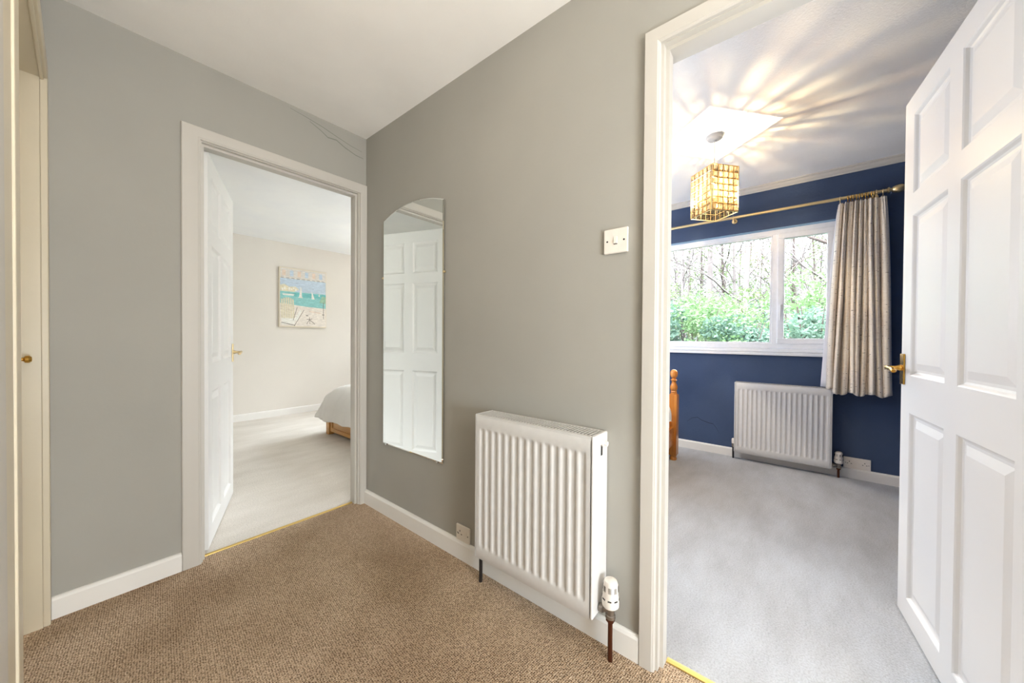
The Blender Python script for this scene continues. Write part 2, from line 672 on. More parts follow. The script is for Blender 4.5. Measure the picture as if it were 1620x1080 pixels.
# bedroom doorway: lining with stop, architrave both sides
m = MB()
m.box(AX0 - .015, AX0, 0, T, 0, AZ + .015).box(AX1, AX1 + .0145, 0, T, 0, AZ + .015).box(AX0, AX1, 0, T, AZ, AZ + .015)
m.box(AX0, AX0 + .011, .022, .060, 0, AZ).box(AX1 - .011, AX1, .022, .060, 0, AZ).box(AX0 + .011, AX1 - .011, .022, .060, AZ - .011, AZ)
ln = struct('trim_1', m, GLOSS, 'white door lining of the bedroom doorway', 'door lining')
m = MB()
architrave_x(m, AX0 - .006, AX1 + .006, AZ + .004, .068, .0435, 0, -1, .016, .056)
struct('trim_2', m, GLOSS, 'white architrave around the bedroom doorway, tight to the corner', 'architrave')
m = MB()
architrave_x(m, AX0 - .006, AX1 + .006, AZ + .004, .06, .06, T, 1, .016, .056)
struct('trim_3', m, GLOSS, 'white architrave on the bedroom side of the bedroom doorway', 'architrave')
# blue room doorway
m = MB()
m.box(0, T, BY0, BY0 + .015, 0, BZ + .015).box(0, T, BY1 - .015, BY1, 0, BZ + .015).box(0, T, BY1, BY0, BZ, BZ + .015)
m.box(.022, .060, BY0 - .011, BY0, 0, BZ).box(.022, .060, BY1, BY1 + .011, 0, BZ).box(.022, .060, BY1 + .011, BY0 - .011, BZ - .011, BZ)
struct('trim_4', m, GLOSS, 'white door lining of the navy room doorway', 'door lining')
m = MB()
architrave_y(m, BY0 + .008, BY1 - .008, BZ + .003, .0485, .05, 0, -1, .017, .049)
struct('trim_5', m, GLOSS, 'white architrave around the navy room doorway', 'architrave')
m = MB()
architrave_y(m, BY0 + .008, BY1 - .008, BZ + .003, .05, .05, T, 1, .016, .049)
struct('trim_6', m, GLOSS, 'white architrave on the navy side of the right doorway', 'architrave')
# cupboard opening in the left wall
m = MB()
m.box(XL - T, XL, LY0, LY0 + .02, 0, LZ + .02).box(XL - T, XL, LY1 - .02, LY1, 0, LZ + .02).box(XL - T, XL, LY1, LY0, LZ, LZ + .02)
m.box(XL - .055, XL - .043, LY0 - .010, LY0, 0, LZ)
struct('trim_7', m, OLDPAINT, 'old cream lining of the left cupboard opening', 'door lining')
m = MB()
prof_d = 0.018
m.box(XL, XL + prof_d, LY0, -.0005, 0, LZ + .06)
m.box(XL, XL + prof_d, LY1 - .0005, LY0, LZ, LZ + .06)
m.box(XL, XL + prof_d * .55, LY1, LY0, LZ - .008, LZ)
m.box(XL, XL + prof_d, LY1 - .075, LY1, 0, LZ + .06)
m.box(XL, XL + prof_d * .8, LY1 - .205, LY1 - .0755, 0, LZ + .06)
struct('trim_8', m, OLDPAINT, 'old cream casing of the left cupboard opening', 'architrave', bevel=.003)
m = MB().box(XL, XL + prof_d, -1.40, -1.275, 0, LZ + .06)
struct('trim_9', m, GLOSS, 'white casing at the left edge beside the wide cream casing', 'architrave', bevel=.003)
# cupboard doors, closed
for k, (a, b, lab) in enumerate(((LY0 - .012, -.548, 'cream cupboard door in the left wall with brass knob'), (-.552, LY1 + .002, 'cream cupboard door nearest the wide cream casing'))):
    m = MB().box(XL - .078, XL - .056, b, a, .008, LZ - .004)
    d = struct('door_%d' % (3 + k), m, OLDPAINT, lab, 'cupboard door', bevel=.002)
    if k == 0:
        m = MB().lathe([(.011, 0), (.011, .004), (.006, .006), (.006, .022), (.012, .026), (.013, .034), (.008, .040), (0, .041)], (XL - .0565, -.118, .992), 'X', 20)
        m.build('door_knob', BRASS, d, smooth=True)

# gold threshold strips
m = MB().prism([(.046, 0), (.068, 0), (.066, .0035), (.057, .0055), (.048, .0035)], AX0 + .004, AX1 - .012, 'X')
struct('trim_10', m, STRIP, 'gold carpet strip across the bedroom doorway', 'threshold strip', smooth=False)
m = MB().loft([[(x, y, z) for x, z in ((.052, 0), (.076, 0), (.074, .0035), (.064, .006), (.054, .0035))] for y in (BY0 - .012, BY1 + .012)])
struct('trim_11', m, STRIP, 'gold carpet strip across the navy room doorway', 'threshold strip')


# ------------------------------------------------------------------ six-panel doors
def panel_door(name, pivot, rz, w, h, t, yoff, cols, rows, label, z0=0.008, lever=0.0, lead_gap=.03, brass=BRASS):
    root = empty(name, (pivot[0], pivot[1], 0), rz, local=True)
    tag(root, label, 'door', kind='structure')
    xs = [0] + [c for ab in cols for c in ab] + [w]
    zs = [z0] + [c for ab in rows for c in ab] + [z0 + h]
    m = MB()
    bm = m.bm
    for side in (0, 1):
        yf = yoff + (t if side else 0)
        inn = -1 if side else 1
        for i in range(len(xs) - 1):
            for j in range(len(zs) - 1):
                x0, x1, a, b = xs[i], xs[i + 1], zs[j], zs[j + 1]
                if i % 2 == 1 and j % 2 == 1:
                    steps = [(0, 0), (.004, .003), (.009, .010), (.015, .0125), (.024, .0125), (.048, .0045), (.050, .0045)]
                    prev = None
                    for off, dep in steps:
                        y = yf + inn * dep
                        r = [bm.verts.new(p) for p in ((x0 + off, y, a + off), (x1 - off, y, a + off), (x1 - off, y, b - off), (x0 + off, y, b - off))]
                        if prev:
                            for k in range(4):
                                m.face([prev[k], prev[(k + 1) % 4], r[(k + 1) % 4], r[k]])
                        prev = r
                    m.face(prev)
                else:
                    m.face([bm.verts.new(p) for p in ((x0, yf, a), (x1, yf, a), (x1, yf, b), (x0, yf, b))])
    y0, y1, z1 = yoff, yoff + t, z0 + h
    for q in (((0, y0, z0), (0, y1, z0), (0, y1, z1), (0, y0, z1)), ((w, y0, z0), (w, y1, z0), (w, y1, z1), (w, y0, z1)),
              ((0, y0, z0), (w, y0, z0), (w, y1, z0), (0, y1, z0)), ((0, y0, z1), (w, y0, z1), (w, y1, z1), (0, y1, z1))):
        m.face([bm.verts.new(p) for p in q])
    bmesh.ops.remove_doubles(bm, verts=bm.verts, dist=1e-5)
    m.build('leaf', GLOSSD, root)
    for side in (0, 1):
        yf = yoff + (t if side else 0)
        s = 1 if side else -1
        cx = w - lead_gap
        zc = 0.965
        ya, yb = sorted((yf, yf + s * .006))
        hd = MB().box(cx - .0195, cx + .0195, ya, yb, zc - .06, zc + .06).build('door_handle', brass, root, bevel=.002)
        hd['_local'] = 1
        m = MB()
        m.lathe([(.011, 0), (.0115, .006), (.009, .012), (.0075, .018), (.0075, .040), (.009, .046), (.0, .047)], (0, 0, 0), 'Y', 18)
        if s < 0:
            bmesh.ops.scale(m.bm, vec=(1, -1, 1), verts=m.bm.verts)
        bmesh.ops.translate(m.bm, vec=(cx, yf + s * .006, zc + .004), verts=m.bm.verts)
        yl = yf + s * .046
        m.tube([(cx + .004, yl, zc + .004), (cx - .02, yl + s * .003, zc + .004), (cx - .06, yl + s * .003, zc + .002), (cx - .092, yl + s * .004, zc - .002), (cx - .103, yl + s * .007, zc - .004)],
               [.0085, .0085, .0072, .0095, .006], 10)
        m.build('lever', brass, hd, smooth=True)
    for zz in (z0 + .22, z0 + h - .22):
        yk = yoff if abs(yoff) < 1e-6 else yoff + t
        MB().lathe([(.006, -.038), (.006, .038)], (-.004, yk, zz), 'Z', 12).build('hinge', STEEL, root, smooth=True)
    return root


panel_door('door_1', (AX0 + .004, T + .001), radians(70.07), .754, 1.978, .035, -.035,
           [(.088, .335), (.419, .664)], [(.10, .79), (.94, 1.545), (1.63, 1.895)],
           'white six-panel door standing open into the cream bedroom', brass=BRASSL)
panel_door('door_2', (.1015, -2.6215), radians(5.5), .811, 2.002, .035, 0,
           [(.080, .357), (.437, .722)], [(.092, .802), (.944, 1.552), (1.634, 1.932)],
           'white six-panel door standing open into the navy room', lead_gap=.0225)
# hinge leaf recess on the bedroom lining
MB().box(AX0 + .0005, AX0 + .0015, .061, .066, .226, .305).build('hinge_edge', DARK, ln)

# ------------------------------------------------------------------ windows
def ring_frame(m, x0, x1, ya, yb, za, zb, w):
    """rectangular frame in the y,z plane; ya>yb"""
    m.box(x0, x1, yb, ya, za, za + w).box(x0, x1, yb, ya, zb - w, zb).box(x0, x1, ya - w, ya, za + w, zb - w).box(x0, x1, yb, yb + w, za + w, zb - w)
    return m


win = empty('window_1', (W + .1, (WY0 + WY1) / 2, WZ0))
tag(win, 'white plastic casement window looking onto the woods', 'window', kind='structure')
m = ring_frame(MB(), W + .055, W + .115, WY0, WY1, WZ0 + .03, WZ1, .045)
m.box(W + .055, W + .115, -2.030, -1.990, WZ0 + .075, WZ1 - .045)
m.build('window_frame', PVC, win, bevel=.004)
m = ring_frame(MB(), W + .062, W + .105, -.976, -1.989, WZ0 + .0755, WZ1 - .0455, .012)
m.build('glazing_bead', PVC, win, bevel=.003)
m = ring_frame(MB(), W + .040, W + .100, -2.0305, WY1 + .0455, WZ0 + .0755, WZ1 - .0455, .046)
cas = m.build('casement', PVC, win, bevel=.006)
m = MB().box(W + .026, W + .0395, -2.062, -2.046, 1.335, 1.385)
m.build('window_handle', PVC, cas, bevel=.003)
m = MB().tube([(W + .018, -2.054, 1.372), (W + .012, -2.054, 1.34), (W + .012, -2.054, 1.28), (W + .016, -2.054, 1.245)], [.008, .009, .008, .006], 10)
m.box(W + .0165, W + .027, -2.059, -2.049, 1.352, 1.372)
m.build('handle_lever', PVC, cas, smooth=True)
MB().box(W + .078, W + .082, -1.98, -.985, WZ0 + .085, WZ1 - .055).build('pane', PANE, win)
MB().box(W + .068, W + .072, WY1 + .09, -2.074, WZ0 + .12, WZ1 - .09).build('pane', PANE, win)
m = MB().box(W - .030, W + .058, WY1 - .03, WY0 + .03, WZ0 - .028, WZ0 - .0005)
m.box(W + .0005, W + .056, WY1 + .0005, WY0 - .0005, WZ0, WZ0 + .0295)
m.build('window_sill', PVC, win, bevel=.006)
struct('trim_12', MB().box(W + .001, W + .0545, WY1 + .001, WY0 - .001, WZ1 - .004, WZ1 - .0002), paint('pale_blue_soffit', (150, 182, 208)), 'pale blue soffit above the white window', 'window soffit')  # thin pale blue strip lining the head of the window opening
def crack(name, pts, fixed, axis, wdt, mat, parent, side):
    m = MB()
    ra, rb = [], []
    for i, (a, b) in enumerate(pts):
        q = wdt * (.4 + .6 * sin(pi * (i + .5) / len(pts)))
        for lst, dz in ((ra, q), (rb, -q)):
            lst.append((fixed, a, b + dz) if axis == 'X' else (a, fixed, b + dz))
    off = side * .0006
    sh = (lambda p: (p[0] + off, p[1], p[2])) if axis == 'X' else (lambda p: (p[0], p[1] + off, p[2]))
    m.loft([[sh(p) for p in ra], [sh(p) for p in rb]], closed=False)
    m.build(name, mat, parent)
wl = bpy.data.objects['wall_blue_room_window']
crack('crack', [(-1.33, .262), (-1.37, .30), (-1.42, .315), (-1.46, .292), (-1.52, .275), (-1.555, .272), (-1.585, .235), (-1.61, .19)], W, 'X', .0022, plain('dark_crack', (24, 28, 38), .9), wl, -1)
wf = bpy.data.objects['wall_front']
crack('crack', [(-.34, 2.31), (-.28, 2.285), (-.24, 2.262), (-.19, 2.268), (-.14, 2.245), (-.07, 2.225), (-.02, 2.222)], 0, 'Y', .0035, plain('greenish_filler_line', (138, 142, 132), .9), wf, -1)
crack('crack', [(-.44, 2.335), (-.36, 2.325), (-.27, 2.31), (-.19, 2.29), (-.10, 2.27), (-.03, 2.262)], 0, 'Y', .0022, bpy.data.materials['greenish_filler_line'], wf, -1)
# big window of the bedroom (right-hand wall)
w2 = empty('window_2', (BX + .05, 1.75, .8))
tag(w2, 'white plastic window in the right wall of the cream bedroom', 'window', kind='structure')
m = ring_frame(MB(), BX + .03, BX + .09, 2.85, .65, .80, 2.10, .05)
m.box(BX + .03, BX + .09, 1.72, 1.78, .85, 2.05)
m.build('window_frame', PVC, w2, bevel=.004)
for a, b in ((.70, 1.72), (1.78, 2.80)):
    MB().box(BX + .058, BX + .062, a, b, .85, 2.05).build('pane', PANE, w2)


# ------------------------------------------------------------------ radiators
def radiator(label, y0, y1, z0, z1, xf, xb, n, group, right_head=True):
    """front faces -x; y0 = left end (larger y), y1 = right end"""
    root = empty('radiator', (xb, (y0 + y1) / 2, 0))
    tag(root, label, 'radiator')
    mar, dep = .030, .0048
    ys, prof = [], []
    L = y0 - y1
    ya, yb = y0 - .016, y1 + .014
    pitch = (ya - yb) / n
    ys = [y0 - .002]
    dd = [0.0]
    for k in range(n):
        b = ya - k * pitch
        for f, v in ((.0, 0), (.09, 0), (.17, .35), (.25, .85), (.34, 1), (.62, 1), (.71, .85), (.79, .35), (.87, 0)):
            ys.append(b - f * pitch)
            dd.append(v)
    ys += [yb, y1 + .002]
    dd += [0, 0]
    zb, zt = z0 + .052, z1 - .046
    zs = [z0, z0 + .004, zb - .010, zb, zb + .005, zb + .011, zb + .017, zt - .017, zt - .011, zt - .005, zt, zt + .010, z1 - .004, z1]
    zf = [0, 0, 0, 0, .3, .8, 1, 1, .8, .3, 0, 0, 0, 0]
    rows = []
    m = MB()
    for i, z in enumerate(zs):
        ex = .004 if i in (0, len(zs) - 1) else 0
        rows.append([m.bm.verts.new((xf + ex + dep * zf[i] * d, y, z)) for y, d in zip(ys, dd)])
    for a, b in zip(rows, rows[1:]):
        for k in range(len(ys) - 1):
            m.face([a[k], a[k + 1], b[k + 1], b[k]])
    m.box(xf + .0095, xf + .014, y1 + .003, y0 - .003, z0 + .002, z1 - .002)
    m.build('front_panel', RADW, root, smooth=True, angle=50)
    # rear body and fins
    m = MB().box(xf + .016, xb - .022, y1 + .005, y0 - .005, z0 + .02, z1 - .012)
    m.build('convector_body', DARK, root)
    m = MB().box(xb - .020, xb - .006, y1 + .004, y0 - .004, z0 + .01, z1 - .004)
    m.build('rear_panel', RADW, root, bevel=.002)
    for ya_ in (y0 - .10, y1 + .07):
        MB().box(xb - .006, xb, ya_, ya_ + .03, z0 + .1, z1 - .1).build('bracket', RADW, root)
    # top grille
    m = MB()
    g0, g1 = xf + .002, xb - .004
    zt0, zt1 = z1 - .006, z1 + .007
    m.box(g0, g0 + .016, y1 + .001, y0 - .001, zt0, zt1).box(g1 - .012, g1, y1 + .001, y0 - .001, zt0, zt1)
    ng = int(L / .0135)
    for k in range(ng + 1):
        yy = y0 - .004 - (L - .008) * k / ng
        m.box(g0 + .016, g1 - .012, yy - .0030, yy + .0030, zt1 - .002, zt1)
    m.build('top_grille', RADW, root)
    # side covers
    for s, yy in ((1, y0), (-1, y1)):
        a, b = (yy - .001, yy + .009) if s > 0 else (yy - .009, yy + .001)
        MB().box(xf - .0035 + .004, xb - .002, a, b, z0 + .004, z1 + .0085).build('side_panel', RADW, root, bevel=.005, seg=3)
    # bleed valve on the right cover
    m = MB().box(xb - .058, xb - .046, y1 - .0098, y1 - .0088, z1 - .066, z1 - .030)
    m.build('valve_slot', DARK, root)
    m = MB().lathe([(.0125, 0), (.0125, -.006), (.009, -.008), (.009, -.018), (.0, -.018)], (xb - .044, y1 - .009, z1 - .026), 'Y', 8)
    m.build('bleed_valve', PLAS, root)
    xv = (xf + xb) / 2 - .005
    # right end: thermostatic head, body, tail and pipe
    yv = y1 - .050
    zt_ = z0 + .008
    m = MB().lathe([(.0165, 0), (.0165, .010), (.0135, .012), (.0135, .028), (.017, .030), (.017, .037), (.0, .037)], (xv, yv, zt_), 'Z', 20)
    m.tube([(xv, yv, zt_ + .018), (xv, yv + .046, zt_ + .018)], .0085, 12)
    m.lathe([(.015, 0), (.015, .014)], (xv, yv + .024, zt_ + .018), 'Y', 6)
    body = m.build('thermostatic_valve', STEEL, root, smooth=True, angle=30)
    m = MB()
    zz = zt_ + .037
    m.lathe([(.0, 0), (.022, 0), (.0275, .006), (.0282, .030), (.0262, .036), (.0252, .048), (.0235, .078), (.020, .088), (.011, .0915), (0, .092)], (xv, yv, zz), 'Z', 28)
    m.mi = 1
    for k in range(8):
        a = 2 * pi * k / 8 + .3
        c, s_ = cos(a), sin(a)
        px, py = xv + .0276 * c, yv + .0276 * s_
        tx, ty = -s_, c
        rr = .0006
        m.loft([[(px - tx * .006 + c * rr * q, py - ty * .006 + s_ * rr * q, zz + z) for q, z in ((-1, .030), (1, .030), (1, .034), (-1, .034))],
                [(px + tx * .006 + c * rr * q, py + ty * .006 + s_ * rr * q, zz + z) for q, z in ((-1, .030), (1, .030), (1, .034), (-1, .034))]])
        for j in (-1, 0, 1):
            qx, qy = xv + .0249 * c + tx * .0036 * j, yv + .0249 * s_ + ty * .0036 * j
            m.tube([(qx, qy, zz + .056), (qx - c * .0006, qy - s_ * .0006, zz + .074)], .0007, 5)
    m.build('valve_head', [PLAS, DARK], body, smooth=True, angle=35)
    m = MB().tube([(xv, yv, 0.0), (xv, yv, zt_)], .0078, 14)
    m.lathe([(.0145, 0), (.0145, .018)], (xv, yv, zt_ - .012), 'Z', 6)
    m.build('supply_pipe', COPPER, root, smooth=True, angle=30)
    # left end: lockshield valve and pipe
    yl = y0 + .018
    zl = z0 + .055
    m = MB().tube([(xv, yl, zl), (xv, yl - .016, zl)], .008, 10)
    m.lathe([(.012, -.02), (.012, .012)], (xv, yl, zl), 'Z', 12)
    lv = m.build('lockshield_valve', STEEL, root, smooth=True, angle=30)
    MB().lathe([(.0, 0), (.013, 0), (.0135, .03), (.012, .040), (.006, .045), (0, .045)], (xv, yl, zl + .012), 'Z', 18).build('valve_cap', PLAS, lv, smooth=True)
    MB().tube([(xv, yl, 0.0), (xv, yl, zl - .018)], .0078, 14).build('return_pipe', BLACKP, root, smooth=True)
    return root


radiator('white panel radiator on the grey hall wall beside the mirror', -1.128, -1.662, .138, .744, -.112, 0, 14, None)
radiator('white panel radiator on the navy wall under the window', -1.747, -2.385, .067, .688, W - .100, W - .0005, 18, None)

# ------------------------------------------------------------------ mirror
mir = empty('mirror', (0, -.5035, .431))
tag(mir, 'tall frameless mirror with a curved top on the grey wall', 'mirror')
yl, yr, zb, zsd, sag = -.2215, -.7855, .431, 1.780, .050
yc, hw = (yl + yr) / 2, (yl - yr) / 2
Rr = (hw * hw + sag * sag) / (2 * sag)
def mirror_poly(inset):
    pts = [(yl - inset, zb + inset), (yr + inset, zb + inset)]
    R2 = Rr - inset
    h2 = hw - inset
    zc = zsd + sag - Rr
    for k in range(33):
        y = -h2 + 2 * h2 * k / 32
        pts.append((yc + y, zc + sqrt(R2 * R2 - y * y)))
    return pts
m = MB()
m.loft([[(-.004, a, b) for a, b in mirror_poly(0)], [(-.0075, a, b) for a, b in mirror_poly(0)], [(-.0105, a, b) for a, b in mirror_poly(.007)]], caps=False)
f = [m.bm.verts.new((-.0105, a, b)) for a, b in mirror_poly(.007)]
m.face(f)
bmesh.ops.remove_doubles(m.bm, verts=m.bm.verts, dist=1e-6)
m.build('mirror_glass', MIRROR, mir)
MB().prism(mirror_poly(.002), -.0035, -.0005, 'X').build('backing_board', DARK, mir)
for y, z in ((yl + .002, 1.435), (yr - .002, 1.412)):
    MB().lathe([(.006, -.001), (.006, -.011), (.004, -.0135), (0, -.0135)], (0, y, z), 'X', 14).build('clip', BRASSL, mir, smooth=True)
for y in (-.262, -.742):
    MB().box(-.0135, -.0005, y - .007, y + .007, zb - .004, zb + .006).build('clip', CHROME, mir, bevel=.0015)

# ------------------------------------------------------------------ switch and sockets
sw = empty('light_switch', (0, -1.6955, 1.4150))
tag(sw, 'cream plastic light switch on the grey wall beside the doorway', 'light switch')
MB().box(-.010, -.0005, -1.7385, -1.6525, 1.3725, 1.4575).build('switch_plate', PLAS, sw, bevel=.003, seg=3)
m = MB().loft([[(-.0095, y, z) for y, z in ((-1.7015, 1.405), (-1.6895, 1.405), (-1.6895, 1.430), (-1.7015, 1.430))],
               [(-.0150, y, z) for y, z in ((-1.7010, 1.4055), (-1.6900, 1.4055), (-1.6900, 1.429), (-1.7010, 1.429))]])
for v in m.bm.verts:
    if v.co.x < -.012 and v.co.z > 1.42: v.co.x += .004
m.build('rocker', PLAS, sw)
m = MB().box(-.0104, -.0098, -1.702, -1.689, 1.4025, 1.4048)
m.build('rocker_gap', DARK, sw)
for y in (-1.6655, -1.7255):
    MB().lathe([(.0032, 0), (.0032, -.0006), (0, -.0006)], (-.0100, y, 1.415), 'X', 12).build('screw', DARK, sw)


def socket(label, x, ya, yb, za, zb, outlets, switches):
    r = empty('wall_socket', (x, (ya + yb) / 2, za))
    tag(r, label, 'wall socket')
    MB().box(x - .010, x - .0005, yb, ya, za, zb).build('socket_plate', PLAS, r, bevel=.003, seg=3)
    for yo, zo in outlets:
        m = MB()
        m.box(x - .0106, x - .0099, yo - .002, yo + .002, zo + .008, zo + .016)
        m.box(x - .0106, x - .0099, yo - .0145, yo - .0075, zo - .005, zo - .001)
        m.box(x - .0106, x - .0099, yo + .0075, yo + .0145, zo - .005, zo - .001)
        m.build('pin_hole', DARK, r)
    for ys_, zs_ in switches:
        MB().box(x - .0135, x - .0098, ys_ - .0055, ys_ + .0055, zs_ - .010, zs_ + .010).build('rocker', PLAS, r, bevel=.001)
    for y in (ya - .012, yb + .012):
        MB().lathe([(.003, 0), (.003, -.0006), (0, -.0006)], (x - .0100, y, (za + zb) / 2 - .002), 'X', 10).build('screw', DARK if len(outlets) == 1 else STEEL, r)
    return r


socket('white single wall socket above the hall skirting board', 0, -.8905, -.9845, .0885, .164, [(-.918, .124)], [(-.958, .136)])
socket('white double wall socket on the navy wall beside the radiator', W, -2.466, -2.620, .0775, .162, [(-2.500, .118), (-2.586, .118)], [(-2.534, .132), (-2.552, .132)])

# ------------------------------------------------------------------ pendant lamp
PX, PY = 1.51, -1.733
pen = empty('pendant_lamp', (PX, PY, HB), radians(-39.8))
tag(pen, 'lit pendant lamp with a square shade of amber glass tiles', 'pendant lamp')
m = MB().lathe([(0, 0), (.047, 0), (.047, -.006), (.044, -.020), (.036, -.026), (.010, -.028), (.006, -.036), (0, -.036)], (PX, PY, HB), 'Z', 28)
m.build('ceiling_rose', PLAS, pen, smooth=True, angle=35)
MB().tube([(PX, PY, HB - .03), (PX, PY, 2.165)], .0028, 8).build('cord', PLAS, pen, smooth=True)
m = MB().lathe([(0, 0), (.014, 0), (.016, -.008), (.016, -.040), (.013, -.050), (0, -.050)], (PX, PY, 2.168), 'Z', 18)
m.build('bulb_holder', PLAS, pen, smooth=True)
SZ0, SZ1, SH = 1.905, 2.196, .0975
pen['_local'] = 1
def L(z): return z - HB
m = MB()
rw = .0022
for s1 in (-1, 1):
    for s2 in (-1, 1):
        m.box(s1 * SH - rw, s1 * SH + rw, s2 * SH - rw, s2 * SH + rw, L(SZ0), L(SZ1))
for z in (SZ0, SZ1):
    for s in (-1, 1):
        m.box(-SH, SH, s * SH - rw, s * SH + rw, L(z) - rw, L(z) + rw)
        m.box(s * SH - rw, s * SH + rw, -SH, SH, L(z) - rw, L(z) + rw)
m.box(-SH, SH, -.0016, .0016, L(SZ1) - .0016, L(SZ1) + .0016)
m.box(-.0016, .0016, -SH, SH, L(SZ1) - .0016, L(SZ1) + .0016)
m.torus((0, 0, L(SZ1)), .020, .0025, 'Z')
for k in range(1, 5):
    u = -SH + .003 + k * (2 * SH - .006) / 5
    for s in (-1, 1):
        m.box(u - .001, u + .001, s * SH - .0012, s * SH + .0012, L(SZ0), L(SZ1))
        m.box(s * SH - .0012, s * SH + .0012, u - .001, u + .001, L(SZ0), L(SZ1))
for k in range(1, 7):
    z = L(SZ0) + .002 + k * (SZ1 - SZ0 - .004) / 7
    for s in (-1, 1):
        m.box(-SH, SH, s * SH - .0012, s * SH + .0012, z - .001, z + .001)
        m.box(s * SH - .0012, s * SH + .0012, -SH, SH, z - .001, z + .001)
fr = m.build('shade_frame', BRASSL, pen)
m = MB()
NC, NR = 5, 7
cw, ch = (2 * SH - .006) / NC, (SZ1 - SZ0 - .004) / NR
rnd = random.Random(3)
for side in range(4):
    ca, sa = [(1, 0), (0, 1), (-1, 0), (0, -1)][side]
    for c in range(NC):
        for r in range(NR):
            u = -SH + .003 + (c + .5) * cw
            z = L(SZ0) + .002 + (r + .5) * ch
            hu, hz = cw / 2 - .0013, ch / 2 - .0013
            rings = []
            for f, d in ((1.0, -.001), (1.0, .002), (.80, .0055), (.45, .0085 + rnd.uniform(-.001, .001))):
                rr = []
                for a, b in ((-1, -1), (1, -1), (1, 1), (-1, 1)):
                    uu, zz, dd_ = u + a * hu * f, z + b * hz * f, SH + d
                    rr.append((dd_ * ca - uu * sa, dd_ * sa + uu * ca, zz))
                rings.append(rr)
            m.mi = 1
            m.loft(rings[:2], caps=False)
            m.loft(rings[1:3], caps=False)
            m.mi = 0
            m.face([m.bm.verts.new(p) for p in rings[0]])
            m.mi = 0
            m.loft(rings[2:4], caps=False)
            m.face([m.bm.verts.new(p) for p in rings[3]])
m.build('lamp_shade', [CRYSTAL, CRYSTALE], pen)
m = MB().lathe([(0, -.0), (.012, -.002), (.013, -.016), (.020, -.032), (.0275, -.052), (.0275, -.066), (.020, -.083), (.010, -.090), (0, -.091)], (0, 0, L(2.118)), 'Z', 20)
blb = m.build('bulb', BULB, pen, smooth=True)

# ------------------------------------------------------------------ curtain, pole, rings
RX, RZ = W - .085, 2.172
pole = empty('curtain_pole', (RX, -1.70, RZ))
tag(pole, 'pale brass curtain pole with an egg-shaped finial above the window', 'curtain pole')
m = MB().tube([(RX, -.72, RZ), (RX, -2.672, RZ)], .0125, 16)
m.build('pole', BRASSL, pole, smooth=True)
for s, ye in ((-1, -2.672), (1, -.72)):
    prof = [(.0125, 0), (.020, .001), (.020, .010), (.012, .013), (.012, .022), (.019, .026), (.025, .040), (.0285, .056), (.027, .072), (.020, .086), (.010, .093), (0, .094)]
    m = MB().lathe(prof, (0, 0, 0), 'Y', 22)
    if s < 0:
        bmesh.ops.scale(m.bm, vec=(1, -1, 1), verts=m.bm.verts)
    bmesh.ops.translate(m.bm, vec=(RX, ye, RZ), verts=m.bm.verts)
    m.build('finial', BRASSL, pole, smooth=True, angle=50)
for yb_ in (-1.71, -2.615, -.80):
    m = MB().lathe([(.022, 0), (.022, -.006), (.010, -.010), (.008, -.070)], (W, yb_, RZ - .012), 'X', 16)
    m.box(RX - .006, RX + .006, yb_ - .006, yb_ + .006, RZ - .045, RZ - .011)
    m.torus((RX, yb_, RZ), .0155, .0035, 'Y')
    m.build('bracket', BRASSL, pole, smooth=True, angle=40)
ring_y = [-2.418] + [-2.462 - .0158 * k for k in range(10)] + [-2.650]
for k, yy in enumerate(ring_y):
    m = MB().torus((0, 0, 0), .0205, .0028, 'Y', 22, 8)
    m.torus((0, 0, -.027), .0045, .0013, 'X', 10, 6)
    r = m.build('curtain_ring', BRASS if 0 < k < 11 else BRASSL, smooth=True)
    r.location = (RX, yy, RZ - .0075)
    r.rotation_euler = (0, 0, random.uniform(-.18, .18))
    if k == 0:
        tag(r, 'lone brass curtain ring on the pole left of the bunched rings', 'curtain ring', 'rings on the curtain pole')
    elif k == 11:
        tag(r, 'brass curtain ring on the pole next to the finial', 'curtain ring', 'rings on the curtain pole')
    else:
        tag(r, 'brass curtain ring bunched with others above the curtain', 'curtain ring', 'rings on the curtain pole')

cur = empty('curtain', (RX, -2.53, .67))
tag(cur, 'silver grey pleated curtain with dark flecks at the window', 'curtain')
XC = W - .112
def curtain_sheet(nu, nv, fn, name, mat, thick):
    m = MB()
    uv = m.bm.loops.layers.uv.new('UVMap')
    rows = []
    for j in range(nv + 1):
        rows.append([m.bm.verts.new(fn(i / nu, j / nv)) for i in range(nu + 1)])
    for j in range(nv):
        for i in range(nu):
            f = m.face([rows[j][i], rows[j][i + 1], rows[j + 1][i + 1], rows[j + 1][i]])
            for lp, (a, b) in zip(f.loops, ((i, j), (i + 1, j), (i + 1, j + 1), (i, j + 1))):
                lp[uv].uv = (a / nu * 1.0, b / nv * 1.45)
    o = m.build(name, mat, cur, smooth=True, angle=80)
    s = o.modifiers.new('cloth', 'SOLIDIFY')
    s.thickness = thick
    return o
bounds = [0, .115, .205, .33, .425, .52, .61, .71, .83, 1.0]         # fold boundaries
